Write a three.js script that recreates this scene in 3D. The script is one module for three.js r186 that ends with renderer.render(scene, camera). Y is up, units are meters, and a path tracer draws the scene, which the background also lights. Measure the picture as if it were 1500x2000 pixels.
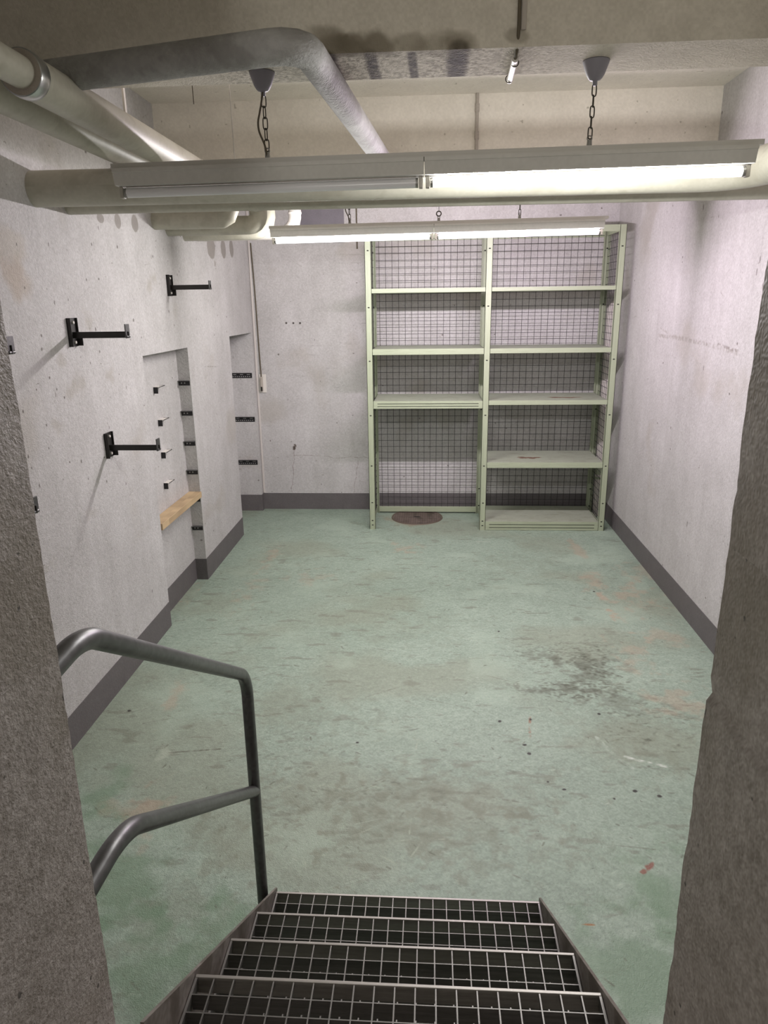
import * as THREE from 'three';
import { mergeGeometries } from 'three/addons/utils/BufferGeometryUtils.js';
import { RoundedBoxGeometry } from 'three/addons/geometries/RoundedBoxGeometry.js';
import { RectAreaLightUniformsLib } from 'three/addons/lights/RectAreaLightUniformsLib.js';

RectAreaLightUniformsLib.init();
const scene = new THREE.Scene();
scene.background = new THREE.Color(0x000000);

// ------------------------------------------------------------------ camera
const EYE = 2.35, FPX = 1388;                       // eye height above the storeroom floor, focal length in pixels of 1500 x 2000
const camera = new THREE.PerspectiveCamera(2 * Math.atan(1000 / FPX) * 180 / Math.PI, 0.75, 0.05, 60);
camera.position.set(0, EYE, 0);
const dirCam = (x, y) => new THREE.Vector3(x - 750, 1000 - y, -FPX).normalize();
const fw = dirCam(839, 589), up = dirCam(815, 5700).negate();
up.addScaledVector(fw, -up.dot(fw)).normalize();
const rt = new THREE.Vector3().crossVectors(fw, up);
const toWorld = new THREE.Matrix4().makeBasis(rt, up, fw.clone().negate()).transpose();
camera.quaternion.setFromRotationMatrix(toWorld);
camera.updateMatrixWorld();
const ray = (x, y) => dirCam(x, y).transformDirection(toWorld);
const onY = (x, y, Y) => { const r = ray(x, y); return r.multiplyScalar((Y - EYE) / r.y).add(camera.position); };
const onX = (x, y, X) => { const r = ray(x, y); return r.multiplyScalar(X / r.x).add(camera.position); };
const onZ = (x, y, Z) => { const r = ray(x, y); return r.multiplyScalar(Z / r.z).add(camera.position); };

// ------------------------------------------------------------------ light and exposure
const renderer = new THREE.WebGLRenderer({ antialias: true });
renderer.toneMapping = THREE.LinearToneMapping;
renderer.toneMappingExposure = 1.0;
renderer.shadowMap.enabled = true;
const TUBE_FRONT = { color: new THREE.Color(1.0, 0.985, 0.98), power: 162 };     // the one lit tube of the front fitting
const TUBE_REAR_A = { color: new THREE.Color(1.0, 0.965, 0.95), power: 248 };
const TUBE_REAR_B = { color: new THREE.Color(1.0, 0.83, 1.0), power: 258 };    // aged tube with a pinkish tint

// ------------------------------------------------------------------ helpers
let seed = 12345;
const rnd = () => { seed |= 0; seed = seed + 0x6D2B79F5 | 0; let t = Math.imul(seed ^ seed >>> 15, 1 | seed); t = t + Math.imul(t ^ t >>> 7, 61 | t) ^ t; return ((t ^ t >>> 14) >>> 0) / 4294967296; };
const hash = (x, y, s) => { let h = Math.imul(x, 374761393) + Math.imul(y, 668265263) + Math.imul(s, 974634541); h = Math.imul(h ^ h >>> 13, 1274126177); return ((h ^ h >>> 16) >>> 0) / 4294967296; };
function vn(x, y, s) {
  const xi = Math.floor(x), yi = Math.floor(y); let u = x - xi, v = y - yi; u = u * u * (3 - 2 * u); v = v * v * (3 - 2 * v);
  const a = hash(xi, yi, s), b = hash(xi + 1, yi, s), c = hash(xi, yi + 1, s), d = hash(xi + 1, yi + 1, s);
  return a + (b - a) * u + (c - a) * v + (a - b - c + d) * u * v;
}
const fbm = (x, y, s, n = 4) => { let t = 0, a = 0.5, k = 1, w = 0; for (let i = 0; i < n; i++) { t += a * vn(x * k, y * k, s + i); w += a; a *= 0.5; k *= 2.03; } return t / w; };
const sstep = (a, b, x) => { x = Math.min(1, Math.max(0, (x - a) / (b - a))); return x * x * (3 - 2 * x); };

class Paint {                                       // a colour sheet measured in metres
  constructor(w, h, mw, mh, base) { Object.assign(this, { w, h, mw, mh }); this.d = new Float32Array(w * h * 3); for (let i = 0; i < w * h; i++) { this.d[i * 3] = base[0]; this.d[i * 3 + 1] = base[1]; this.d[i * 3 + 2] = base[2]; } }
  each(fn) { const { w, h, mw, mh, d } = this; for (let j = 0; j < h; j++) for (let i = 0; i < w; i++) fn((i + 0.5) / w * mw, (j + 0.5) / h * mh, d, (j * w + i) * 3); return this; }
  mix(o, c, a) { const d = this.d; for (let k = 0; k < 3; k++) d[o + k] += (c[k] - d[o + k]) * a; }
  area(x0, y0, x1, y1, fn) {
    const { w, h, mw, mh } = this; const i0 = Math.max(0, Math.floor(x0 / mw * w)), i1 = Math.min(w - 1, Math.ceil(x1 / mw * w)), j0 = Math.max(0, Math.floor(y0 / mh * h)), j1 = Math.min(h - 1, Math.ceil(y1 / mh * h));
    for (let j = j0; j <= j1; j++) for (let i = i0; i <= i1; i++) fn((i + 0.5) / w * mw, (j + 0.5) / h * mh, (j * w + i) * 3);
  }
  blob(x, y, rx, ry, c, a, { turn = 0, rough = 0.6, grain = 14, soft = 0.5, s = 7 } = {}) {
    const R = Math.max(rx, ry) * 1.7, ct = Math.cos(turn), st = Math.sin(turn);
    this.area(x - R, y - R, x + R, y + R, (px, py, o) => {
      const dx = px - x, dy = py - y, u = (dx * ct + dy * st) / rx, v = (-dx * st + dy * ct) / ry;
      const r = Math.sqrt(u * u + v * v) + (fbm(px * grain, py * grain, s, 4) - 0.5) * 2 * rough;
      const k = 1 - sstep(1 - soft, 1, r); if (k > 0) this.mix(o, c, a * k);
    });
  }
  line(pts, wd, c, a, rough = 0.3) {
    for (let n = 0; n + 1 < pts.length; n++) {
      const [ax, ay] = pts[n], [bx, by] = pts[n + 1], L2 = (bx - ax) ** 2 + (by - ay) ** 2;
      this.area(Math.min(ax, bx) - wd * 2, Math.min(ay, by) - wd * 2, Math.max(ax, bx) + wd * 2, Math.max(ay, by) + wd * 2, (px, py, o) => {
        const t = Math.min(1, Math.max(0, ((px - ax) * (bx - ax) + (py - ay) * (by - ay)) / L2)), e = Math.hypot(px - ax - t * (bx - ax), py - ay - t * (by - ay));
        const k = (1 - sstep(wd * 0.4, wd, e)) * (1 - rough + rough * 2 * (vn(px * 60, py * 60, 5) - 0.3)); if (k > 0) this.mix(o, c, Math.min(1, a * k));
      });
    }
  }
  texture() {
    const b = new Uint8Array(this.w * this.h * 4);
    for (let i = 0; i < this.w * this.h; i++) { for (let k = 0; k < 3; k++) b[i * 4 + k] = Math.max(0, Math.min(255, this.d[i * 3 + k])); b[i * 4 + 3] = 255; }
    const t = new THREE.DataTexture(b, this.w, this.h); t.colorSpace = THREE.SRGBColorSpace; t.magFilter = t.minFilter = THREE.LinearFilter; t.wrapS = t.wrapT = THREE.RepeatWrapping; t.needsUpdate = true; return t;
  }
}
function heightMap(n, fn) {                          // one tile, fn(u, v) -> 0..1 ; uv in tiles
  const b = new Uint8Array(n * n * 4);
  for (let j = 0; j < n; j++) for (let i = 0; i < n; i++) { const v = Math.max(0, Math.min(255, fn(i / n, j / n) * 255)), o = (j * n + i) * 4; b[o] = b[o + 1] = b[o + 2] = v; b[o + 3] = 255; }
  const t = new THREE.DataTexture(b, n, n); t.magFilter = t.minFilter = THREE.LinearFilter; t.wrapS = t.wrapT = THREE.RepeatWrapping; t.needsUpdate = true; return t;
}
const rep = (t, sx, sy) => { const c = t.clone(); c.repeat.set(sx, sy); c.needsUpdate = true; return c; };

const counts = {};
const numbered = (n) => { const k = counts[n] = (counts[n] ?? -1) + 1; return k ? n + '_' + String(k).padStart(3, '0') : n; };
const B = (x0, x1, y0, y1, z0, z1) => new THREE.BoxGeometry(Math.abs(x1 - x0), Math.abs(y1 - y0), Math.abs(z1 - z0)).translate((x0 + x1) / 2, (y0 + y1) / 2, (z0 + z1) / 2);
const RB = (x0, x1, y0, y1, z0, z1, r = 0.002) => new RoundedBoxGeometry(Math.abs(x1 - x0), Math.abs(y1 - y0), Math.abs(z1 - z0), 2, r).translate((x0 + x1) / 2, (y0 + y1) / 2, (z0 + z1) / 2);
function merged(list) { list = [].concat(list).map((g) => { const h = g.index ? g.toNonIndexed() : g; for (const k of Object.keys(h.attributes)) if (!['position', 'normal', 'uv'].includes(k)) h.deleteAttribute(k); return h; }); return list.length > 1 ? mergeGeometries(list) : list[0]; }
function obj(name, geos, mat, parent) { const m = new THREE.Mesh(merged(geos), mat); m.name = parent ? name : numbered(name); (parent ?? scene).add(m); return m; }
function tag(o, label, category, group) { o.userData.label = label; o.userData.category = category; if (group) o.userData.group = group; return o; }
function thing(name, label, category, at = [0, 0, 0], group) { const o = new THREE.Group(); o.name = numbered(name); o.position.set(...at); scene.add(o); return tag(o, label, category, group); }
function struct(name, geos, mat, label, category) { const m = obj(name, geos, mat); m.userData.kind = 'structure'; m.userData.label = label; m.userData.category = category; return m; }
// uv in metres by the way a face points
function metric(g, ox = 0, oy = 0, oz = 0, su = 1, sv = 1) {
  g = g.index ? g.toNonIndexed() : g; const p = g.attributes.position, n = g.attributes.normal, uv = new Float32Array(p.count * 2);
  for (let i = 0; i < p.count; i++) {
    const x = p.getX(i) - ox, y = p.getY(i) - oy, z = p.getZ(i) - oz, ax = Math.abs(n.getX(i)), ay = Math.abs(n.getY(i)), az = Math.abs(n.getZ(i));
    const [u, v] = ax > ay && ax > az ? [-z, y] : az >= ay ? [x, y] : [x, -z]; uv[i * 2] = u * su; uv[i * 2 + 1] = v * sv;
  }
  g.setAttribute('uv', new THREE.BufferAttribute(uv, 2)); return g;
}
function bentPath(pts, r) {
  const P = pts.map((p) => new THREE.Vector3(...p)), path = new THREE.CurvePath(); let last = P[0];
  for (let i = 1; i < P.length - 1; i++) {
    const a = P[i - 1].clone().sub(P[i]), b = P[i + 1].clone().sub(P[i]), k = Math.min(r, a.length() * 0.49, b.length() * 0.49);
    const s = P[i].clone().addScaledVector(a.normalize(), k), e = P[i].clone().addScaledVector(b.normalize(), k), q = 0.56;
    path.add(new THREE.LineCurve3(last, s));
    path.add(new THREE.CubicBezierCurve3(s, s.clone().lerp(P[i], q), e.clone().lerp(P[i], q), e)); last = e;
  }
  path.add(new THREE.LineCurve3(last, P[P.length - 1])); return path;
}
function tube(pts, rad, bend = 0.1, seg = 14, ring = 20) {
  const path = bentPath(pts, bend), L = path.getLength(); const n = Math.max(2, Math.ceil(L * seg));
  const g = new THREE.TubeGeometry(path, n, rad, ring, false), caps = [];
  for (const t of [0, 1]) { const c = new THREE.CircleGeometry(rad, ring), d = path.getTangentAt(t).multiplyScalar(t ? 1 : -1); c.applyQuaternion(new THREE.Quaternion().setFromUnitVectors(new THREE.Vector3(0, 0, 1), d)); const at = path.getPointAt(t); caps.push(c.translate(at.x, at.y, at.z)); }
  const uv = g.attributes.uv; for (let i = 0; i < uv.count; i++) uv.setXY(i, uv.getX(i) * L, uv.getY(i) * 2 * Math.PI * rad);
  return merged([g, ...caps]);
}
const cylBetween = (a, b, r, n = 10) => { const A = new THREE.Vector3(...a), Bv = new THREE.Vector3(...b), d = Bv.clone().sub(A), g = new THREE.CylinderGeometry(r, r, d.length(), n); g.applyQuaternion(new THREE.Quaternion().setFromUnitVectors(new THREE.Vector3(0, 1, 0), d.clone().normalize())); const m = A.add(Bv).multiplyScalar(0.5); return g.translate(m.x, m.y, m.z); };

// ------------------------------------------------------------------ room measures
const W = 1.96, ZB = -8.06, ZF = -1.02, CEIL = 3.71, BEAM = 3.2, ND = 0.275, N1D = 0.1;
const N1 = [-4.86, -5.8, 2.018], N2 = [-7.07, -7.98, 2.048];          // the two wall recesses: near z, far z, head
const JL = -0.609, JR = 0.441, LAND = 0.927, ZC = -0.36;               // opening and landing

// ------------------------------------------------------------------ surfaces
const grainBump = heightMap(512, (u, v) => 0.6 * vn(u * 128, v * 128, 3) + 0.4 * vn(u * 40, v * 40, 4));
const stuccoBump = heightMap(512, (u, v) => Math.pow(fbm(u * 40, v * 40, 31, 3), 1.2) * 0.8 + 0.2 * vn(u * 150, v * 150, 32));
const LW = 7.04, LH = 3.71;
function wallPaint(w, h, mw, mh, s) {
  const P = new Paint(w, h, mw, mh, [187, 185, 183]);
  P.each((x, y, d, o) => {
    const a = fbm(x * 0.9, y * 0.9, s, 4) - 0.5, b = fbm(x * 5, y * 5, s + 9, 3) - 0.5, c = vn(x * 75, y * 75, s + 20) - 0.5, t = fbm(x * 14, y * 2.2, s + 30, 3) - 0.5;
    const k = a * 20 + b * 14 + c * 12 + t * 11 + (vn(x * 160, y * 160, s + 25) - 0.5) * 16; d[o] += k; d[o + 1] += k * 1.01; d[o + 2] += k * 1.05;
    const g = sstep(0.62, 0.78, fbm(x * 1.7 + 9, y * 1.7, s + 50, 5)); if (g > 0) P.mix(o, [164, 158, 148], g * 0.4);
    const sp = vn(x * 48, y * 48, s + 70); if (sp > 0.975) P.mix(o, [120, 114, 108], 0.55);
  });
  for (let i = 0; i < 46; i++) { const x = rnd() * mw, y = rnd() * mh, l = 0.03 + rnd() * 0.12, t = (rnd() - 0.5) * 1.2; P.line([[x, y], [x + l * Math.cos(t), y + l * Math.sin(t)]], 0.004, [128, 122, 116], 0.4, 0.7); }
  for (let i = 0; i < 40; i++) P.blob(rnd() * mw, rnd() * mh, 0.006 + rnd() * 0.008, 0.006 + rnd() * 0.008, [92, 86, 80], 0.7, { rough: 0.4, grain: 90 });
  return P;
}
const leftPaint = wallPaint(2048, 1024, LW, LH, 100), rightPaint = wallPaint(2048, 1024, LW, LH, 300), backPaint = wallPaint(1024, 1024, 3.92, LH, 500);
{ // left wall: rust-brown damp mark, plugged pipe holes, scuffs
  const at = (x, y) => { const p = onX(x, y, -W); return [ZF - p.z, p.y]; };
  const spot = (px, py, rx, ry, c, a, o) => { const [x, y] = at(px, py); leftPaint.blob(x, y, rx, ry, c, a, o); };
  spot(28, 545, 0.15, 0.12, [168, 150, 130], 0.5, { grain: 7, soft: 1, rough: 0.9 });
  spot(20, 480, 0.2, 0.1, [176, 166, 150], 0.4, { grain: 6 });
  for (const [x, y, r, q] of [[196, 426, 0.05, 0.03], [230, 432, 0.05, 0.05], [263, 436, 0.06, 0.06], [412, 482, 0.13, 0.11], [436, 486, 0.09, 0.09], [452, 486, 0.08, 0.09]]) spot(x, y, r, q, [134, 129, 122], 0.8, { rough: 0.12, soft: 0.15 });
  for (const [x, y] of [[155, 745], [140, 760], [215, 735], [120, 700], [170, 628], [110, 830], [300, 545], [290, 560], [100, 1100], [180, 1000]]) spot(x, y, 0.05 + rnd() * 0.05, 0.04 + rnd() * 0.04, [160, 154, 144], 0.45, { grain: 18, soft: 1, rough: 0.9 });
  for (let i = 0; i < 60; i++) spot(20 + rnd() * 440, 470 + rnd() * 500, 0.004 + rnd() * 0.006, 0.005 + rnd() * 0.01, [84, 78, 72], 0.75, { grain: 80, rough: 0.3 });
  spot(420, 515, 0.03, 0.03, [140, 134, 126], 0.6, {});
  const l = [at(400, 716), at(425, 716)]; leftPaint.line(l, 0.006, [120, 112, 104], 0.6, 0.8);
}
{ // right wall: scraped line, rubbed patches
  const at = (x, y) => { const p = onX(x, y, W); return [ZF - p.z, p.y]; };
  rightPaint.line([at(1285, 655), at(1330, 662), at(1380, 672), at(1440, 690)], 0.02, [150, 144, 138], 0.55, 0.9);
  rightPaint.line([at(1290, 640), at(1310, 655), at(1345, 660)], 0.012, [152, 146, 139], 0.5, 0.9);
  rightPaint.line([at(1400, 672), at(1442, 686)], 0.012, [128, 120, 114], 0.6, 0.9);
  for (let i = 0; i < 6; i++) { const [x, y] = at(1290 + i * 8, 694); rightPaint.blob(x, y, 0.012, 0.012, [168, 162, 158], 0.6, { grain: 60 }); }
  for (const [x, y] of [[1485, 505], [1478, 530], [1490, 560], [1374, 404], [1342, 1025], [1374, 720]]) { const [a, b] = at(x, y); rightPaint.blob(a, b, 0.012, 0.03, [112, 106, 102], 0.6, { grain: 60 }); }
}
{ // back wall: hairline cracks, plug holes, knocked-out spot
  const at = (x, y) => { const p = onZ(x, y, ZB); return [p.x + W, p.y]; };
  for (const x of [559, 573, 586]) { const [a, b] = at(x, 631); backPaint.blob(a, b, 0.014, 0.014, [52, 46, 42], 0.95, { rough: 0.2, grain: 60 }); }
  const c1 = []; for (let i = 0; i <= 12; i++) c1.push(at(576 - i * 0.6 + (rnd() - 0.5) * 4, 876 + i * 7)); backPaint.line(c1, 0.006, [132, 120, 118], 0.7, 0.5);
  const c2 = []; for (let i = 0; i <= 14; i++) c2.push(at(555 + i * 12, 890 + (rnd() - 0.5) * 4 + i * 0.3)); backPaint.line(c2, 0.005, [138, 128, 124], 0.55, 0.7);
  const c3 = []; for (let i = 0; i <= 8; i++) c3.push(at(700 - i * 1.2 + (rnd() - 0.5) * 3, 900 + i * 8)); backPaint.line(c3, 0.006, [134, 124, 120], 0.6, 0.6);
  const [hx, hy] = at(575, 874); backPaint.blob(hx, hy, 0.022, 0.045, [70, 60, 52], 0.9, { turn: -0.5, grain: 50, s: 4 });
  for (let i = 0; i < 14; i++) { const [a, b] = at(540 + rnd() * 170, 620 + rnd() * 160); backPaint.line([[a, b], [a + 0.05 + rnd() * 0.1, b + (rnd() - 0.5) * 0.02]], 0.005, [150, 144, 144], 0.5, 0.8); }
}
const skin = (paint, bump, bs, rough, br) => new THREE.MeshStandardMaterial({ map: paint.texture(), bumpMap: bump, bumpScale: bs, roughness: rough });
const M = {};
const wallUv = (g, side) => metric(g, side === 'back' ? -W : 0, 0, ZF, 1 / (side === 'back' ? 3.92 : LW), 1 / LH);
M.wallL = skin(leftPaint, rep(grainBump, LW / 0.5, LH / 0.5), 0.0022, 0.75);
M.wallR = skin(rightPaint, rep(grainBump, LW / 0.5, LH / 0.5), 0.0014, 0.72);
M.wallB = skin(backPaint, rep(grainBump, 3.92 / 0.5, LH / 0.5), 0.0014, 0.72);

// ceiling paint: cream, brushed
const ceilPaint = new Paint(1024, 1024, 4, 4, [228, 222, 210]);
ceilPaint.each((x, y, d, o) => { const k = (fbm(x * 1.2, y * 1.2, 700, 4) - 0.5) * 18 + (fbm(x * 9, y * 9, 710, 3) - 0.5) * 12 + (vn(x * 90, y * 90, 720) - 0.5) * 9; d[o] += k; d[o + 1] += k; d[o + 2] += k; if (vn(x * 30, y * 30, 730) > 0.97) ceilPaint.mix(o, [150, 142, 126], 0.5); });
M.ceil = new THREE.MeshStandardMaterial({ map: rep(ceilPaint.texture(), 0.25, 0.25), bumpMap: rep(grainBump, 2, 2), bumpScale: 0.0015, roughness: 0.85 });

// beam with soot drips, running over underside and front face
const beamPaint = new Paint(2048, 512, 3.92, 1.0, [212, 206, 192]);        // y 0..0.4 underside (front edge at 0.4), 0.4..1 front face
beamPaint.each((x, y, d, o) => {
  const k = (fbm(x * 1.6, y * 1.6, 800, 4) - 0.5) * 22 + (fbm(x * 12, y * 12, 810, 3) - 0.5) * 16 + (vn(x * 110, y * 110, 820) - 0.5) * 12; d[o] += k; d[o + 1] += k; d[o + 2] += k;
  if (y < 0.4 && x > 1.0 && x < 2.6) { const m = sstep(0.3, 0.8, fbm(x * 95, y * 70, 840, 2)) * (0.35 + 0.65 * fbm(x * 9, y * 9, 845, 3)) * sstep(1.0, 1.3, x) * (1 - sstep(2.2, 2.6, x)); beamPaint.mix(o, [128, 121, 106], m * 0.8); }
});
{
  const at = (x, y) => { const p = onY(x, y, BEAM); return [p.x + W, 0.4 - (-2.87 - p.z)]; }, face = (x, y) => { const p = onZ(x, y, -2.87); return [p.x + W, 0.4 + p.y - BEAM]; };
  const drip = (pts, wd, a) => { beamPaint.line(pts, wd, [58, 53, 46], a, 0.35); };
  drip([at(641, 108), at(646, 130), at(664, 162)], 0.035, 0.9); drip([at(722, 104), at(728, 130), at(735, 158)], 0.03, 0.95); drip([at(804, 104), at(806, 125), at(810, 152)], 0.022, 0.85);
  drip([at(899, 97), at(897, 120), at(893, 152)], 0.045, 0.9); drip([at(890, 97), at(888, 120), at(886, 152)], 0.04, 0.8);
  for (const [x, y, r, a] of [[640, 82, 0.1, 0.5], [690, 85, 0.07, 0.4], [735, 88, 0.08, 0.45], [800, 82, 0.08, 0.35], [890, 78, 0.08, 0.4], [720, 96, 0.14, 0.45], [660, 98, 0.1, 0.5], [870, 94, 0.14, 0.35], [1010, 70, 0.05, 0.35]]) { const [u, v] = face(x, y); beamPaint.blob(u, v, r, r * 0.6, [108, 100, 84], a, { grain: 10 }); }
  for (let i = 0; i < 14; i++) { const x = 0.3 + rnd() * 1.4; beamPaint.line([[x, 0.03], [x + 0.08 + rnd() * 0.12, 0.035]], 0.006, [70, 64, 54], 0.7, 0.9); }
}
M.beam = new THREE.MeshStandardMaterial({ map: beamPaint.texture(), bumpMap: rep(grainBump, 7.84, 2), bumpScale: 0.0018, roughness: 0.85 });

// floor: worn sage-green floor paint
const FW = 3.92, FD = 7.04, floorPaint = new Paint(1152, 2048, FW, FD, [145, 162, 146]);
floorPaint.each((x, y, d, o) => {
  const a = fbm(x * 0.8, y * 0.8, 900, 5) - 0.5, b = fbm(x * 4, y * 7, 910, 4) - 0.5, c = vn(x * 130, y * 130, 920) - 0.5, e = vn(x * 46, y * 60, 925) - 0.5;
  const k = a * 16 + b * 13 + c * 22 + e * 14; d[o] += k; d[o + 1] += k; d[o + 2] += k;
  const dirt = sstep(0.5, 0.72, fbm(x * 1.3 + 3, y * 1.6, 930, 5)); floorPaint.mix(o, [132, 134, 114], dirt * 0.34);
  const scuff = sstep(0.66, 0.8, fbm(x * 7, y * 20, 940, 4)); floorPaint.mix(o, [108, 112, 96], scuff * 0.42);
  const pale = sstep(0.62, 0.8, fbm(x * 2.1, y * 2.4, 950, 5)); floorPaint.mix(o, [166, 184, 166], pale * 0.45);
  if (vn(x * 70, y * 70, 960) > 0.985) floorPaint.mix(o, [62, 64, 54], 0.6);
});
{
  const at = (x, y) => { const p = onY(x, y, 0); return [p.x + W, ZF - p.z]; };
  const spot = (px, py, rx, ry, c, a, o) => { const [x, y] = at(px, py); floorPaint.blob(x, y, rx, ry, c, a, o); };
  // grey-brown traffic dirt in front of the steps and in mid-floor
  for (const [x, y, rx, ry, a] of [[600, 1560, 0.45, 0.2, 0.55], [760, 1600, 0.5, 0.25, 0.6], [900, 1650, 0.5, 0.2, 0.5], [860, 1540, 0.6, 0.2, 0.5], [600, 1400, 0.5, 0.3, 0.4], [1250, 1430, 0.35, 0.4, 0.45], [480, 1640, 0.3, 0.2, 0.45], [330, 1800, 0.3, 0.25, 0.5], [800, 1220, 0.5, 0.4, 0.25], [560, 1090, 0.35, 0.3, 0.4], [1000, 1100, 0.4, 0.3, 0.3]]) spot(x, y, rx, ry, [116, 121, 102], a * 0.5, { grain: 19, rough: 1.9, soft: 1 });
  for (const [x, y, rx, ry] of [[230, 1720, 0.3, 0.35], [290, 1900, 0.45, 0.35], [205, 1560, 0.12, 0.3], [420, 1830, 0.25, 0.2], [1330, 1750, 0.2, 0.3], [1290, 1900, 0.3, 0.3]]) spot(x, y, rx, ry, [112, 138, 112], 0.6, { grain: 9, rough: 1.3, soft: 1, s: 41 }); // greener paint, less worn
  // oily dark scuffing
  for (const [x, y, rx, ry, a] of [[1125, 1290, 0.2, 0.2, 0.4], [1110, 1348, 0.34, 0.07, 0.5], [1150, 1320, 0.14, 0.12, 0.4], [1055, 1278, 0.22, 0.1, 0.28], [1200, 1375, 0.22, 0.16, 0.25]]) spot(x, y, rx, ry, [84, 86, 72], a, { grain: 17, rough: 1.5, soft: 1, s: 12 });
  for (const [cx, cy, sx, sy, n] of [[1130, 1290, 55, 32, 230], [1110, 1348, 75, 14, 190], [1050, 1275, 70, 24, 90], [1165, 1325, 30, 26, 110], [1200, 1380, 70, 40, 80], [1270, 1430, 60, 50, 70], [800, 1560, 200, 70, 170], [640, 1480, 150, 90, 110]]) {
    for (let k = 0; k < n; k++) {
      const g1 = rnd() + rnd() + rnd() - 1.5, g2 = rnd() + rnd() + rnd() - 1.5, p = at(cx + g1 * sx * 1.3, cy + g2 * sy * 1.3), t = (rnd() - 0.5) * 1.5, l = 0.015 + rnd() * 0.075;
      floorPaint.line([p, [p[0] + l * Math.cos(t), p[1] + l * Math.sin(t)]], 0.006 + rnd() * 0.008, [80, 84, 70], cx > 900 ? 0.26 : 0.16, 0.9);
    }
  }
  for (let k = 0; k < 700; k++) { const x = rnd() * FW, y = rnd() * FD, t = (rnd() - 0.5) * 2.6, l = 0.008 + rnd() * 0.03; floorPaint.line([[x, y], [x + l * Math.cos(t), y + l * Math.sin(t)]], 0.004 + rnd() * 0.003, rnd() < 0.65 ? [88, 92, 76] : [186, 200, 184], 0.55, 0.6); }
  // rust-pink rubbed lanes beside the walls
  for (const [x, y, rx, ry, a] of [[1130, 1075, 0.06, 0.35, 0.5], [1165, 1140, 0.14, 0.3, 0.45], [1215, 1160, 0.25, 0.3, 0.5], [1198, 1203, 0.05, 0.1, 0.9], [1240, 1280, 0.14, 0.3, 0.45], [1330, 1370, 0.2, 0.25, 0.45], [1300, 1240, 0.16, 0.2, 0.4], [1260, 1120, 0.2, 0.3, 0.35], [525, 1090, 0.08, 0.35, 0.45], [490, 1150, 0.1, 0.4, 0.3], [340, 1360, 0.06, 0.25, 0.45], [265, 1600, 0.1, 0.25, 0.4], [260, 1580, 0.2, 0.12, 0.35], [790, 1070, 0.16, 0.16, 0.5], [600, 1130, 0.2, 0.2, 0.3]]) spot(x, y, rx, ry, [176, 150, 128], a * 0.8, { grain: 13, rough: 1.5, soft: 1, s: 22 });
  spot(815, 1011, 0.42, 0.38, [150, 130, 104], 0.5, { grain: 8, rough: 0.6, soft: 0.8 });
  for (const [x, y] of [[1265, 1695], [1272, 1690], [1258, 1702]]) spot(x, y, 0.015, 0.026, [132, 80, 66], 0.8, { turn: -0.6, grain: 50 });
  spot(1150, 1806, 0.035, 0.006, [150, 104, 62], 0.95, { grain: 40, rough: 0.3 });
  floorPaint.line([at(1222, 1478), at(1250, 1486), at(1300, 1497)], 0.016, [206, 212, 204], 0.8, 0.8); floorPaint.line([at(1165, 1440), at(1195, 1470), at(1235, 1500)], 0.016, [186, 198, 186], 0.6, 0.9);
  floorPaint.line([at(930, 1058), at(958, 1058)], 0.006, [214, 216, 206], 0.8, 0.5); floorPaint.line([at(1035, 1400), at(1035, 1440)], 0.01, [140, 90, 66], 0.6, 0.8);
  floorPaint.line([at(330, 1470), at(430, 1463)], 0.008, [84, 84, 70], 0.7, 0.6);
  for (const [x, y] of [[976, 1409], [1034, 1472], [1170, 1394], [1070, 1527], [1025, 1455], [1288, 1555], [1240, 1545], [698, 1450], [1036, 1405], [1102, 1542], [974, 1233], [253, 1388], [1160, 1155], [1200, 1560]]) spot(x, y, 0.008 + rnd() * 0.008, 0.008 + rnd() * 0.008, [38, 38, 32], 0.9, { grain: 60, rough: 0.4 });
  spot(324, 1470, 0.05, 0.07, [176, 186, 168], 0.6, { grain: 20 });
  for (let i = 0; i < 130; i++) { const x = rnd() * FW, y = rnd() * FD, t = (rnd() - 0.5) * 1.4, l = 0.05 + rnd() * 0.25; floorPaint.line([[x, y], [x + l * Math.cos(t), y + l * Math.sin(t)]], 0.005, rnd() < 0.7 ? [92, 94, 78] : [176, 190, 172], 0.45, 0.8); }
  for (let i = 0; i < 20; i++) { const p = at(530 + rnd() * 350, 1430 + rnd() * 260), a = rnd() * 6.3; floorPaint.line([p, [p[0] + 0.1 * Math.cos(a), p[1] + 0.1 * Math.sin(a)]], 0.006, [170, 180, 160], 0.5, 0.9); }
}
M.floor = new THREE.MeshStandardMaterial({ map: floorPaint.texture(), bumpMap: rep(grainBump, FW / 0.4, FD / 0.4), bumpScale: 0.0016, roughness: 0.55 });

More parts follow.
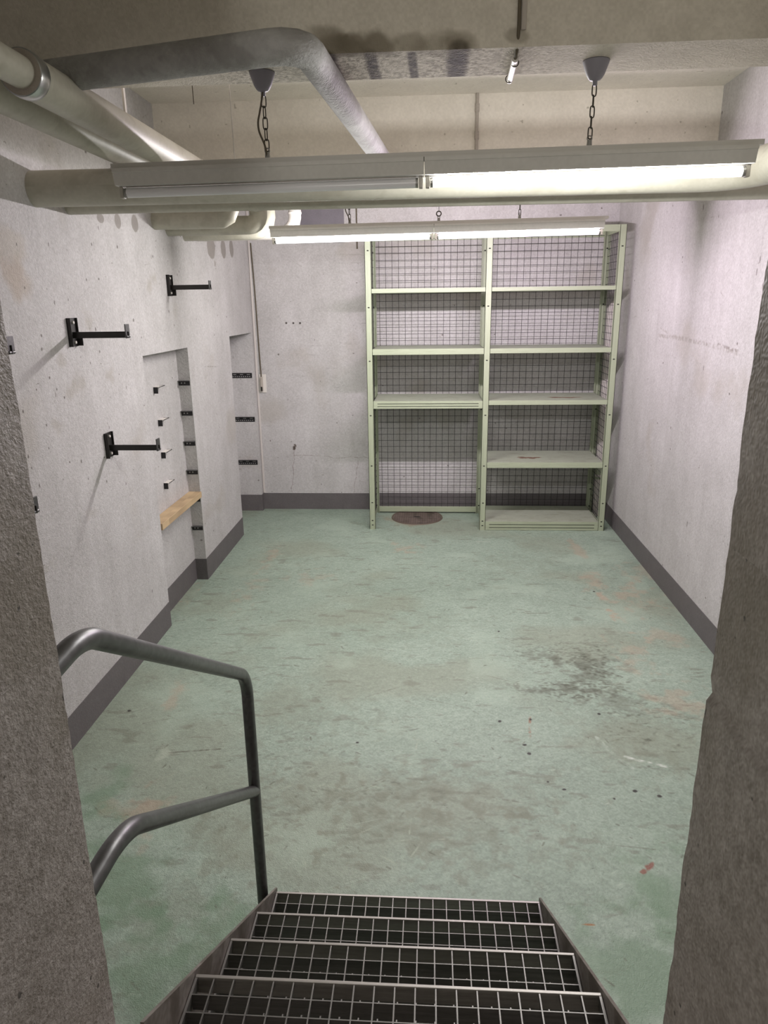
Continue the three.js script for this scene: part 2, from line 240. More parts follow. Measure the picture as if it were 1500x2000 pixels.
// dark grey plinth paint and the grey-painted render of the opening
const greyPaint = new Paint(512, 512, 1, 1, [100, 96, 96]);
greyPaint.each((x, y, d, o) => { const k = (fbm(x * 8, y * 8, 60, 4) - 0.5) * 14 + (vn(x * 160, y * 160, 61) - 0.5) * 8; d[o] += k; d[o + 1] += k; d[o + 2] += k; if (vn(x * 60, y * 60, 62) > 0.975) greyPaint.mix(o, [150, 146, 140], 0.4); });
M.plinth = new THREE.MeshStandardMaterial({ map: greyPaint.texture(), bumpMap: rep(grainBump, 2, 2), bumpScale: 0.001, roughness: 0.6 });
const jambPaint = new Paint(1024, 1024, 2, 2, [152, 146, 139]);
jambPaint.each((x, y, d, o) => {
  const k = (fbm(x * 2.4, y * 2.4, 64, 4) - 0.5) * 26 + (fbm(x * 22, y * 22, 65, 3) - 0.5) * 22 + (fbm(x * 140, y * 140, 69, 2) - 0.5) * 44; d[o] += k; d[o + 1] += k; d[o + 2] += k * 1.05;
  jambPaint.mix(o, [104, 96, 80], sstep(0.52, 0.75, fbm(x * 3 + 4, y * 3, 66, 4)) * 0.5);
  if (vn(x * 50, y * 50, 67) > 0.965) jambPaint.mix(o, [56, 52, 48], 0.75);
});
const jambMap = rep(jambPaint.texture(), 0.5, 0.5);
M.jamb = new THREE.MeshStandardMaterial({ map: jambMap, bumpMap: rep(stuccoBump, 4.4, 4.4), bumpScale: 0.0022, roughness: 0.58 });
M.jambSmooth = new THREE.MeshStandardMaterial({ map: jambMap, bumpMap: rep(grainBump, 2, 2), bumpScale: 0.0012, roughness: 0.55 });

// ------------------------------------------------------------------ room shell
struct('floor', metric(B(-2.45, 2.16, -0.2, 0, -0.2, ZB - 0.2), -W, 0, ZF, 1 / FW, 1 / FD), M.floor, 'worn sage green painted concrete floor of the storeroom', 'floor');
struct('wall_left', wallUv(merged([
  B(-2.45, -W - ND, 0, CEIL, ZF, ZB), B(-W - ND, -W, 0, CEIL, ZF, N1[0]), B(-W - ND, -W, N1[2], CEIL, N1[0], N1[1]), B(-W - ND, -W - N1D, 0, N1[2], N1[0], N1[1]), B(-W - ND, -W, 0, CEIL, N1[1], N2[0]),
  B(-W - ND, -W, N2[2], CEIL, N2[0], N2[1]), B(-W - ND, -W, 0, CEIL, N2[1], ZB)]), 'side'), M.wallL, 'rough off-white plastered wall with two tall recesses', 'wall');
struct('wall_right', wallUv(B(W, W + 0.2, 0, CEIL, ZF, ZB), 'side'), M.wallR, 'plain off-white plastered wall beside the mesh shelving', 'wall');
struct('wall_back', wallUv(B(-2.45, W + 0.2, 0, CEIL, ZB, ZB - 0.2), 'back'), M.wallB, 'off-white wall with hairline cracks behind the shelving', 'wall');
struct('ceiling', metric(B(-2.45, W + 0.2, CEIL, CEIL + 0.2, 1.6, ZB - 0.2)), M.ceil, 'cream painted concrete ceiling above the beams', 'ceiling');
function beam(z0, z1, label) {
  const g = B(-W, W, BEAM, CEIL, z0, z1).toNonIndexed(), p = g.attributes.position, n = g.attributes.normal, uv = g.attributes.uv;
  for (let i = 0; i < p.count; i++) { const x = p.getX(i) + W; if (n.getY(i) < -0.5) uv.setXY(i, x / 3.92, 0.4 - (z0 - p.getZ(i))); else uv.setXY(i, x / 3.92, 0.4 + p.getY(i) - BEAM); }
  return struct('ceiling_beam', g, M.beam, label, 'beam');
}
beam(-2.87, -3.19, 'concrete ceiling beam with dark drip stains above the front light');
{ const g = metric(B(-W, W, BEAM, CEIL, -5.5, -5.82)); struct('ceiling_beam', g, M.ceil, 'clean cream concrete ceiling beam above the rear light', 'beam'); }

// front wall with the opening; both edges of the opening are uneven
function pier(side) {
  const x0 = side < 0 ? -2.45 : JR, x1 = side < 0 ? JL : 2.16, edge = side < 0 ? JL : JR, ny = 260;
  const g = new THREE.BoxGeometry(x1 - x0, CEIL, ZC - ZF, 1, ny, 1).translate((x0 + x1) / 2, CEIL / 2, (ZF + ZC) / 2), p = g.attributes.position;
  const chip = onZ(1390, 1362, ZF).y;
  for (let i = 0; i < p.count; i++) {
    if (Math.abs(p.getX(i) - edge) > 1e-4 || Math.abs(p.getZ(i) - ZF) > 1e-4) continue;
    const y = p.getY(i); let e = (fbm(y * 12, 3, 77 + side, 4) - 0.5) * (side > 0 ? 0.008 : 0.004) + (vn(y * 60, 9, 78 + side) - 0.5) * 0.002;
    if (side > 0) { e += y < chip ? -0.004 : 0.0; if (y > chip && y < chip + 0.03) e += 0.008 * (1 - (y - chip) / 0.03); }
    p.setX(i, edge + e);
  }
  return metric(g);
}
struct('wall_front', pier(-1), M.jamb, 'grey stippled render at the handrail side of the opening', 'wall');
struct('wall_front', pier(1), M.jambSmooth, 'dark grey pitted concrete at the chipped side of the opening', 'wall');
struct('wall_front', metric(B(JL - 0.02, JR + 0.02, 3.35, CEIL, ZF, ZC)), M.jambSmooth, 'grey concrete lintel above the opening', 'wall');
struct('floor', metric(merged([B(JL - 0.02, JR + 0.02, 0, LAND, ZF - 0.045, ZC), B(-1.4, 1.4, 0.7, LAND, ZC, 1.6)])), M.jambSmooth, 'grey concrete landing at the head of the steps', 'floor');
struct('wall_stairwell', metric(merged([B(-1.6, -1.4, 0.7, CEIL, ZC, 1.6), B(1.4, 1.6, 0.7, CEIL, ZC, 1.6), B(-1.6, 1.6, 0.7, CEIL, 1.6, 1.8)])), M.jambSmooth, 'grey walls of the stairwell behind the opening', 'wall');

// painted plinth band
const PH = 0.195, T = 0.003, plinth = (name, b, label) => struct(name, metric(b), M.plinth, label, 'plinth');
plinth('baseboard_left', merged([B(-W, -W + T, 0, PH, ZF, N1[0]), B(-W, -W + T, 0, PH, N1[1], N2[0]), B(-W - N1D, -W - N1D + T, 0, PH, N1[0], N1[1]), B(-W - N1D, -W, 0, PH, N1[1], N1[1] + T), B(-W - ND, -W - ND + T, 0, PH, N2[0], N2[1]), B(-W - ND, -W, 0, PH, N2[1], N2[1] + T), B(-W, -W + T, 0, PH, N2[1] + T, ZB)]), 'dark grey painted plinth band stepping into the wall recesses');
plinth('baseboard_back', B(-W, W, 0, PH, ZB, ZB + T), 'dark grey painted plinth band behind the shelving');
plinth('baseboard_right', B(W - T, W, 0, PH, ZF, ZB), 'dark grey painted plinth band along the plain wall');

// ------------------------------------------------------------------ object materials
function mottled(base, amp, s, size = 256, spots = null) { const P = new Paint(size, size, 1, 1, base); P.each((x, y, d, o) => { const k = (fbm(x * 6, y * 6, s, 4) - 0.5) * amp * 2 + (vn(x * 90, y * 90, s + 5) - 0.5) * amp; d[o] += k; d[o + 1] += k; d[o + 2] += k; if (spots) P.mix(o, spots[0], 0.5 * sstep(spots[1] - 0.12, spots[1] + 0.12, fbm(x * 14, y * 14, s + 9, 5))); }); return P.texture(); }
const std = (o) => new THREE.MeshStandardMaterial(o);
M.lagging = std({ map: mottled([180, 177, 162], 7, 20, 256, [[160, 155, 139], 0.64]), roughness: 0.48 });
M.cloth = std({ map: mottled([164, 163, 160], 12, 25, 256, [[128, 126, 122], 0.6]), bumpMap: rep(stuccoBump, 3, 3), bumpScale: 0.003, roughness: 0.68 });
M.foil = std({ color: 0xb8bab8, metalness: 0.9, roughness: 0.28 });
M.fitting = std({ map: mottled([212, 210, 203], 6, 40), roughness: 0.45 });
M.steel = std({ color: 0x9a9994, metalness: 0.6, roughness: 0.45 });
M.chain = std({ color: 0x4b473e, metalness: 0.6, roughness: 0.5 });
M.rose = std({ color: 0x8c8a92, roughness: 0.5 });
M.socket = std({ color: 0xbdb9ae, roughness: 0.5 });
M.deadTube = std({ color: 0xf4f4f6, roughness: 0.25 });
M.cable = std({ color: 0x5a5140, roughness: 0.6 });
M.conduit = std({ map: mottled([176, 168, 158], 9, 45), roughness: 0.5 });
M.green = std({ map: mottled([161, 170, 144], 6, 50, 256, [[146, 154, 130], 0.66]), roughness: 0.45 });
M.board = std({ map: mottled([162, 168, 150], 8, 55, 256, [[140, 142, 124], 0.64]), roughness: 0.55 });
M.slot = std({ color: 0x191a15, roughness: 0.9 });
M.wire = std({ color: 0x3d3c3a, metalness: 0.5, roughness: 0.5 });
M.black = std({ map: mottled([44, 42, 40], 8, 60, 128), metalness: 0.3, roughness: 0.42 });
M.perf = std({ color: 0x1b1a1c, roughness: 0.5 });
M.galv = std({ map: mottled([116, 114, 110], 18, 65), metalness: 0.55, roughness: 0.42 });
M.nosing = std({ map: mottled([150, 146, 140], 18, 68), metalness: 0.45, roughness: 0.4 });
M.rail = std({ map: mottled([96, 96, 95], 16, 66), metalness: 0.65, roughness: 0.36 });
M.stringer = std({ map: mottled([122, 115, 108], 26, 67, 256, [[80, 70, 60], 0.56]), metalness: 0.35, roughness: 0.5 });
M.plastic = std({ color: 0xdedad2, roughness: 0.4 });
M.panel = std({ map: mottled([116, 112, 118], 7, 70), roughness: 0.6 });
M.white = std({ map: mottled([206, 200, 194], 9, 71), roughness: 0.45 });
{ // rusty manhole cover with a basket pattern
  const P = new Paint(512, 512, 0.6, 0.6, [98, 86, 78]), nub = (x, y) => { const c = 0.026, i = Math.floor(x / c), j = Math.floor(y / c), u = x / c - i - 0.5, v = y / c - j - 0.5, f = (i + j) & 1; return (f ? Math.abs(u) < 0.42 && Math.abs(v) < 0.2 : Math.abs(v) < 0.42 && Math.abs(u) < 0.2) ? 1 : 0; };
  P.each((x, y, d, o) => { const k = (fbm(x * 16, y * 16, 80, 4) - 0.5) * 44 + nub(x, y) * 24; d[o] += k; d[o + 1] += k * 0.95; d[o + 2] += k * 0.9; P.mix(o, [62, 56, 46], sstep(0.55, 0.75, fbm(x * 9, y * 9, 84, 4)) * 0.7); });
  M.manhole = std({ map: P.texture(), bumpMap: heightMap(512, (u, v) => nub(u * 0.6, v * 0.6)), bumpScale: 0.004, metalness: 0.2, roughness: 0.6 });
}
{ // pine plank
  const P = new Paint(512, 128, 1, 0.25, [190, 166, 130]);
  P.each((x, y, d, o) => { const r = Math.sin((y * 60 + fbm(x * 2, y * 12, 90, 3) * 9)) * 10 + (fbm(x * 4, y * 60, 91, 3) - 0.5) * 26; d[o] += r; d[o + 1] += r; d[o + 2] += r * 0.8; });
  P.blob(0.28, 0.1, 0.02, 0.014, [120, 80, 46], 0.9, { grain: 40 }); P.blob(0.7, 0.17, 0.016, 0.012, [128, 86, 50], 0.85, { grain: 40 });
  M.pine = std({ map: P.texture(), roughness: 0.65 });
}

// ------------------------------------------------------------------ hanging fluorescent lights
function chainLinks(parent, top, bottom) {
  const n = 5, L = (top[1] - bottom[1]) / n, chain = [];
  for (let i = 0; i < n; i++) {
    const pts = []; const h = L * 0.56, w = 0.0085; for (let k = 0; k < 12; k++) { const a = k / 12 * 2 * Math.PI, s = Math.sin(a), c = Math.cos(a); pts.push(new THREE.Vector3(Math.sign(c) * Math.pow(Math.abs(c), 0.6) * w, Math.sign(s) * Math.pow(Math.abs(s), 0.6) * h, 0)); }
    const g = new THREE.TubeGeometry(new THREE.CatmullRomCurve3(pts, true), 28, 0.0024, 6, true); if (i % 2) g.rotateY(1.25); else g.rotateY(0.3);
    const t = (i + 0.5) / n; g.translate(top[0] + (bottom[0] - top[0]) * t, top[1] + (bottom[1] - top[1]) * t, top[2] + (bottom[2] - top[2]) * t); chain.push(g);
  }
  const c = obj('chain', chain[0], M.chain, parent); for (let i = 1; i < n; i++) obj('chain_link', chain[i], M.chain, c); return c;
}
function batten({ z, x0, x1, yL, yR, split, tubes, hangs, label }) {
  const slope = (yR - yL) / (x1 - x0), t = thing('ceiling_light', label, 'light', [0, 0, 0]);
  const body = new THREE.Group(); // measurements along the tilted fitting
  const P = (g) => { g.rotateZ(Math.atan(slope)); return g.translate(x0, yL, z); };
  const len = x1 - x0;
  obj('mounting_rail', P(merged([B(0, len, -0.018, 0, -0.032, 0.032), B(0.004, len - 0.03, -0.021, -0.018, -0.05, 0.05)])), M.fitting, t);
  const profile = new THREE.Shape(); profile.moveTo(-0.058, -0.022); profile.lineTo(-0.058, -0.036); profile.lineTo(-0.053, -0.037); profile.lineTo(-0.04, -0.082); profile.lineTo(0.04, -0.082); profile.lineTo(0.053, -0.037); profile.lineTo(0.058, -0.036); profile.lineTo(0.058, -0.022); profile.closePath();
  const runs = [[0.012, split - x0 - 0.0015], [split - x0 + 0.0015, len - 0.028]];
  runs.forEach(([a, b], i) => {
    const g = new THREE.ExtrudeGeometry(profile, { depth: b - a, bevelEnabled: false }); g.rotateY(Math.PI / 2); g.translate(a, 0, 0);
    const h = obj('housing', P(g), M.fitting, t);
    for (const [s, e] of [[a + 0.004, a + 0.02], [b - 0.02, b - 0.004]]) obj('lamp_holder', P(RB(s, e, -0.126, -0.082, -0.014, 0.014, 0.003)), M.socket, h);
    obj('gear_strip', P(B(a + 0.03, b - 0.03, -0.0845, -0.082, -0.006, 0.006)), M.socket, h);
    const lamp = tubes[i], ta = a + 0.022, tb = b - 0.022, r = 0.0185, ty = -0.105;
    const tubeGeo = P(new THREE.CylinderGeometry(r, r, tb - ta - 0.02, 20).rotateZ(Math.PI / 2).translate((ta + tb) / 2, ty, 0));
    const tm = lamp ? std({ color: 0xffffff, emissive: lamp.color.clone(), emissiveIntensity: 3.2, roughness: 0.3 }) : M.deadTube;
    const tb_ = obj('fluorescent_tube', tubeGeo, tm, t); tb_.userData.label = lamp ? 'lit white fluorescent tube' : 'unlit grey fluorescent tube';
    for (const [s, e] of [[ta, ta + 0.012], [tb - 0.012, tb]]) obj('tube_cap', P(new THREE.CylinderGeometry(r, r, e - s, 16).rotateZ(Math.PI / 2).translate((s + e) / 2, ty, 0)), M.steel, tb_);
    if (lamp) {
      const L = tb - ta - 0.03, c = new THREE.Vector3((ta + tb) / 2, ty, 0).applyAxisAngle(new THREE.Vector3(0, 0, 1), Math.atan(slope)).add(new THREE.Vector3(x0, yL, z));
      for (const [rx, ry, dy, dz] of [[-Math.PI / 2, 0, -1, 0], [0, 0, 0, -1], [0, Math.PI, 0, 1]]) {
        const l = new THREE.RectAreaLight(lamp.color, lamp.power, L, 0.033); l.name = 'tube_glow'; l.rotation.set(rx, ry, 0); l.position.copy(c).add(new THREE.Vector3(0, dy * (r + 0.001), dz * (r + 0.001))); scene.add(l);
      }
    }
  });
  const yAt = (x) => yL + slope * (x - x0);
  hangs.forEach(([xt, xb, withCable, hookOnly]) => {
    const yb = yAt(xb);
    obj('suspension_eye', merged([new THREE.CylinderGeometry(0.009, 0.011, 0.024, 12).translate(xb, yb + 0.012, z), new THREE.TorusGeometry(0.009, 0.0025, 6, 14).translate(xb, yb + 0.03, z)]), M.steel, t);
    if (hookOnly) { obj('hanger_hook', merged([new THREE.TorusGeometry(0.017, 0.004, 8, 18).translate(xb, yb + 0.052, z), cylBetween([xb, yb + 0.068, z], [xb, BEAM, z], 0.002, 6)]), M.chain, t); return; }
    const rose = obj('ceiling_rose', new THREE.LatheGeometry([[0.0, 0], [0.049, 0], [0.049, -0.003], [0.044, -0.018], [0.034, -0.045], [0.026, -0.058], [0.02, -0.064], [0.009, -0.067], [0.009, -0.082], [0.0, -0.082]].map(([a, b]) => new THREE.Vector2(a, b)), 28).translate(xt, BEAM, z), M.rose, t);
    rose.userData.label = 'grey plastic ceiling rose';
    chainLinks(t, [xt, BEAM - 0.08, z], [xb, yb + 0.03, z]);
    if (withCable) obj('supply_cable', tube([[xt, BEAM - 0.07, z + 0.006], [xt - 0.012, BEAM - 0.13, z + 0.01], [xt - 0.03, BEAM - 0.19, z + 0.012], [xb - 0.004, yb + 0.045, z + 0.008], [xb, yb, z + 0.006]], 0.0038, 0.05, 90, 8), M.cable, t);
  });
  return t;
}
batten({ z: -3.05, x0: -1.265, x1: 1.246, yL: EYE + 0.541, yR: EYE + 0.566, split: -0.024, tubes: [null, TUBE_FRONT], hangs: [[-0.644, -0.64, true], [0.614, 0.607, false]], label: 'twin batten light with one dead tube hanging below the stained beam' });
batten({ z: -5.65, x0: -1.2, x1: 1.29, yL: EYE + 0.556, yR: EYE + 0.578, split: 0.03, tubes: [TUBE_REAR_A, TUBE_REAR_B], hangs: [[-0.6, -0.595, true], [0.065, 0.065, false, true], [0.655, 0.655, false]], label: 'twin batten light with both tubes lit in front of the mesh shelving' });

// ------------------------------------------------------------------ pipes
const E = EYE;
function pipe(name, label, pts, r, bend, mat, extra) { const t = thing(name, label, 'pipe'); obj('pipe_run', tube(pts, r, bend, 22, 28), mat, t); extra?.(t); return t; }
const collar = (t, at, axis, r, w, mat = M.foil) => { const g = new THREE.LatheGeometry([[r * 0.94, -w / 2], [r + 0.003, -w / 2], [r + 0.005, 0], [r + 0.003, w / 2], [r * 0.94, w / 2]].map(([a, b]) => new THREE.Vector2(a, b)), 32); if (axis === 'z') g.rotateX(Math.PI / 2); if (axis === 'x') g.rotateZ(Math.PI / 2); const m = obj('collar', g.translate(...at), mat, t); m.userData.label = 'metal band'; return m; };
pipe('insulated_pipe', 'thick beige lagged pipe crossing the room behind the front light', [[-W, E + 0.56, -3.72], [1.5, E + 0.56, -3.72], [1.5, E + 0.6, ZF]], 0.084, 0.26, M.lagging);
pipe('insulated_pipe', 'slim beige lagged pipe crossing the room under the thick one', [[-W, E + 0.535, -4.06], [W, E + 0.535, -4.06]], 0.056, 0.1, M.lagging);
{
  const t = thing('insulated_pipe', 'beige lagged pipe with a shiny end band running under the beams', 'pipe');
  const ex = -1.292, ey = E + 0.712, zr = -2.5;
  obj('pipe_run', tube([[ex, ey, zr], [ex, ey, -4.3], [-1.268, ey, -4.7], [-1.268, ey, -5.6], [-1.268, E + 0.563, -5.6], [-W, E + 0.563, -5.6]], 0.066, 0.09, 40, 28), M.lagging, t);
  obj('bare_pipe', tube([[ex, ey, ZF], [ex, ey, zr - 0.05]], 0.048, 0.1, 10, 28), M.lagging, t);
  collar(t, [ex, ey, zr + 0.004], 'z', 0.067, 0.055);
  obj('end_cap', new THREE.RingGeometry(0.0475, 0.0665, 40).translate(ex, ey, zr + 0.0325), M.conduit, t);
  const hz = -3.3;
  obj('hanger_strap', merged([B(ex - 0.004, ex + 0.004, ey + 0.05, CEIL, hz - 0.009, hz + 0.009)]), M.plastic, t);
}
pipe('insulated_pipe', 'beige lagged pipe running close along the recessed wall', [[-1.51, E + 0.722, ZF], [-1.51, E + 0.722, -4.3], [-1.405, E + 0.722, -4.75], [-1.405, E + 0.722, -5.33], [-1.405, E + 0.58, -5.33], [-W, E + 0.58, -5.33]], 0.063, 0.085, M.lagging);
pipe('insulated_pipe', 'pale pipe rising beside the end of the rear light', [[-W, E + 0.542, -5.97], [-1.27, E + 0.542, -5.97], [-1.27, CEIL, -5.97]], 0.052, 0.12, M.lagging);
pipe('insulated_pipe', 'pale banded pipe rising behind the end of the rear light', [[-W, E + 0.565, -6.3], [-1.12, E + 0.565, -6.3], [-1.12, CEIL, -6.3]], 0.052, 0.13, M.white, (t) => { for (const y of [0.72, 0.8, 0.9]) collar(t, [-1.12, E + y, -6.3], 'y', 0.052, 0.02, M.white); });
pipe('wrapped_pipe', 'grey cloth-wrapped pipe bent round under the stained beam', [[-1.35, E + 0.785, -2.786], [-0.405, E + 0.79, -2.56], [-0.27, E + 0.79, -4.6], [-0.25, E + 0.9, -5.5]], 0.053, 0.11, M.cloth);
{ // corner drain pipe behind the shelving, with a valve
  const t = thing('drain_pipe', 'white pipe with a bend and valve behind the shelving corner', 'pipe');
  obj('pipe_run', tube([[W, E - 0.06, -7.86], [1.9, E - 0.06, -7.86], [1.9, 0.0, -7.86]], 0.047, 0.07, 24, 20), M.white, t);
  const v = obj('valve', merged([new THREE.CylinderGeometry(0.049, 0.049, 0.08, 18).translate(1.9, 0.52, -7.86), new THREE.CylinderGeometry(0.052, 0.052, 0.022, 18).translate(1.9, 0.44, -7.86)]), M.green, t); v.userData.label = 'greenish valve body';
  for (const y of [1.5, 2.2]) collar(t, [1.9, y, -7.86], 'y', 0.047, 0.02, M.white);
}
// conduits
{
  const t = thing('cable_conduit', 'dark cable drop entering a short white conduit on the stained beam', 'conduit');
  const c = onZ(1013, 50, -2.87).x;
  obj('cable', tube([[c, CEIL, -2.862], [c, BEAM + 0.04, -2.862], [c, BEAM - 0.012, -2.9], [c, BEAM - 0.012, -2.97]], 0.006, 0.03, 40, 8), M.cable, t);
  obj('conduit_strip', RB(c + 0.008, c + 0.026, BEAM + 0.05, CEIL, -2.87, -2.86, 0.003), M.conduit, t);
  obj('conduit_tube', tube([[c, BEAM - 0.014, -2.945], [c + 0.008, BEAM - 0.014, -3.21]], 0.0125, 0.02, 30, 16), M.plastic, t);
  for (const z of [-2.99, -3.19]) obj('clip', new THREE.TorusGeometry(0.0135, 0.002, 6, 18).translate(c + 0.004, BEAM - 0.014, z), M.chain, t);
}
{
  const t = thing('cable_conduit', 'pale conduit running down the face of the rear beam', 'conduit'), c = 0.32;
  obj('conduit_tube', tube([[c, CEIL, -5.487], [c, BEAM, -5.487]], 0.011, 0.02, 20, 14), M.conduit, t);
  for (const y of [3.62, 3.45]) obj('coupling', new THREE.CylinderGeometry(0.015, 0.015, 0.05, 14).translate(c, y, -5.487), M.conduit, t);
}
for (const [x, yb, label] of [[-0.985, 3.14, 'short dark wire hanging behind the stained beam'], [-0.83, 2.9, 'long pale string hanging behind the stained beam']]) tag(obj('hanging_wire', tube([[x, CEIL, -3.22], [x + 0.01, (CEIL + yb) / 2, -3.225], [x + 0.015, yb, -3.22]], 0.0018, 0.1, 12, 6), x < -0.9 ? M.cable : M.plastic), label, 'wire');
{
  const t = thing('wall_switch', 'white surface switch on a cable in the back corner', 'switch');
  const cx = -1.885, z = ZB;
  obj('back_plate', RB(-1.925, -1.846, E - 0.97, E - 0.765, z, z + 0.012, 0.003), M.plastic, t);
  obj('switch_body', RB(-1.905, -1.88, E - 0.95, E - 0.79, z + 0.012, z + 0.045, 0.004), M.conduit, t);
  obj('toggle', RB(-1.9, -1.884, E - 0.945, E - 0.9, z + 0.045, z + 0.056, 0.003), M.slot, t);
  obj('cable', tube([[-1.925, E + 0.63, z + 0.012], [-1.912, E + 0.18, z + 0.008], [-1.904, E - 0.5, z + 0.008], [-1.893, E - 0.79, z + 0.025]], 0.0065, 0.2, 20, 8), M.cable, t);
  obj('conduit_strip', RB(-1.957, -1.935, 0.2, CEIL, z, z + 0.012, 0.003), M.white, t);
}
tag(obj('wall_panel', RB(-1.43, -0.91, E + 0.62, E + 1.1, ZB, ZB + 0.018, 0.004), M.panel), 'plain dark grey panel high on the back wall', 'panel');
tag(obj('cable_conduit', tube([[-0.775, CEIL, ZB + 0.008], [-0.775, E + 0.55, ZB + 0.008]], 0.007, 0.02, 10, 8), M.cable), 'thin dark conduit high on the back wall beside the panel', 'conduit');

// ------------------------------------------------------------------ shelving
{
  const t = thing('shelving_unit', 'pale green steel shelving with wire mesh back, two bays wide', 'shelving', [0, 0, 0]);
  const zf = -7.28, zb = -7.93, top = 3.022, X = [-0.6, 0.573, 1.818], pw = 0.031, post = (x, z, s, ys) => {
    const d = s * 0.042, m = obj('post', merged([B(x - pw, x + pw, 0, top, z, z - s * 0.004), B(x - pw, x - pw + 0.004, 0, top, z, z - d), B(x + pw - 0.004, x + pw, 0, top, z, z - d)]), M.green, t);
    for (const y of ys) obj('bolt_slot', B(x - 0.009, x + 0.009, y - 0.005, y + 0.005, z + 0.001, z - 0.002), M.slot, m);
    return m;
  };
  const slots = [0.05, 0.1, 0.3, 0.7, 1.23, 1.78, 2.3, 2.83];
  for (const x of X) { post(x, zf, 1, slots); post(x, zb, -1, []); }
  for (const x of X) for (const y of [0.1, 0.3, 1.2, 2.3, 2.85]) { /* slots on the inner face of the rear posts */ const m = obj('bolt_slot', B(x - 0.008, x + 0.008, y - 0.006, y + 0.006, zb + 0.043, zb + 0.044), M.slot, t); }
  const shelf = (x0, x1, y, lip, groove) => {
    const m = obj('shelf_board', merged([B(x0, x1, y - 0.004, y, zf - 0.002, zb + 0.03), B(x0, x1, y - lip, y, zf - 0.002, zf - 0.008), B(x0, x1, y - lip, y, zb + 0.03, zb + 0.034), B(x0, x0 + 0.003, y - lip, y, zf - 0.002, zb + 0.03), B(x1 - 0.003, x1, y - lip, y, zf - 0.002, zb + 0.03)]), M.board, t);
    const lipm = obj('front_lip', RB(x0, x1, y - lip, y + 0.001, zf + 0.003, zf - 0.003, 0.0015), M.green, m);
    if (groove) for (const gy of [y - lip * 0.34, y - lip * 0.7]) obj('groove', B(x0 + 0.04, x1 - 0.04, gy - 0.003, gy + 0.003, zf + 0.0035, zf - 0.001), M.slot, m);
    return m;
  };
  const lx = [X[0] + pw, X[1] - pw], rx = [X[1] + pw, X[2] - pw];
  shelf(...lx, 2.475, 0.04); shelf(...lx, 1.897, 0.056); shelf(...lx, 1.376, 0.075, true);
  shelf(...rx, 2.473, 0.036); shelf(...rx, 1.893, 0.046); const s3 = shelf(...rx, 1.378, 0.044), s4 = shelf(...rx, 0.737, 0.056); shelf(...rx, 0.096, 0.094, true);
  // rust stains as thin flaked patches on two boards
  const P = new Paint(256, 128, 0.5, 0.25, [162, 168, 150]); P.blob(0.25, 0.12, 0.2, 0.05, [112, 84, 68], 0.9, { grain: 22 }); P.blob(0.14, 0.16, 0.06, 0.03, [104, 80, 66], 0.8, { grain: 30 });
  const rust = std({ map: P.texture(), roughness: 0.7 });
  const patch = (par, x, y, z, w, d) => { const g = new THREE.PlaneGeometry(w, d).rotateX(-Math.PI / 2).translate(x, y + 0.0006, z); const m = obj('rust_patch', g, rust, par); m.userData.label = 'brown rust stain'; };
  patch(s3, onY(1102, 776, 1.378).x, 1.378, -7.5, 0.5, 0.22); patch(s4, onY(1032, 893, 0.737).x, 0.737, -7.52, 0.36, 0.24);
  obj('bottom_rail', RB(lx[0], lx[1], 0.018, 0.078, zb, zb + 0.03, 0.003), M.green, t);
  for (const [a, b] of [lx, rx]) { obj('top_rail', RB(a, b, top - 0.06, top, zf + 0.001, zf - 0.004, 0.0015), M.green, t); obj('top_rail', RB(a, b, top - 0.06, top, zb, zb + 0.005, 0.0015), M.green, t); }
  for (const x of [X[0], X[2]]) { obj('side_rail', RB(x - 0.004, x + 0.004, top - 0.05, top, zf - 0.02, zb + 0.02, 0.0015), M.green, t); obj('side_rail', RB(x - 0.004, x + 0.004, 0.02, 0.07, zf - 0.02, zb + 0.02, 0.0015), M.green, t); }
  obj('side_rail', RB(X[1] - 0.004, X[1] + 0.004, 0.02, 0.07, zf - 0.02, zb + 0.02, 0.0015), M.green, t);
  const wr = 0.0024, st = 0.0685;
  const meshBack = (x0, x1, z) => { const g = []; for (let x = x0 + st / 2; x < x1; x += st) g.push(new THREE.CylinderGeometry(wr, wr, top - 0.08, 5, 1, true).translate(x, top / 2 + 0.03, z)); for (let y = 0.1; y < top - 0.03; y += st) g.push(new THREE.CylinderGeometry(wr, wr, x1 - x0, 5, 1, true).rotateZ(Math.PI / 2).translate((x0 + x1) / 2, y + (rnd() - 0.5) * 0.006, z + 0.004)); const m = obj('wire_mesh', g, M.wire, t); m.userData.kind = 'stuff'; m.userData.label = 'grey square wire mesh back panel'; };
  const meshSide = (x) => { const g = [], L = zf - zb - 0.06; for (let k = 0; k * st < L; k++) g.push(new THREE.CylinderGeometry(wr, wr, top - 0.08, 5, 1, true).translate(x, top / 2 + 0.03, zf - 0.05 - k * st)); for (let y = 0.1; y < top - 0.03; y += st) g.push(new THREE.CylinderGeometry(wr, wr, L, 5, 1, true).rotateX(Math.PI / 2).translate(x + 0.004, y, (zf + zb) / 2)); const m = obj('wire_mesh', g, M.wire, t); m.userData.kind = 'stuff'; m.userData.label = 'grey square wire mesh side panel'; };
  meshBack(...lx, zb + 0.012); meshBack(...rx, zb + 0.012); meshSide(X[0]); meshSide(X[2] + 0.006);
}
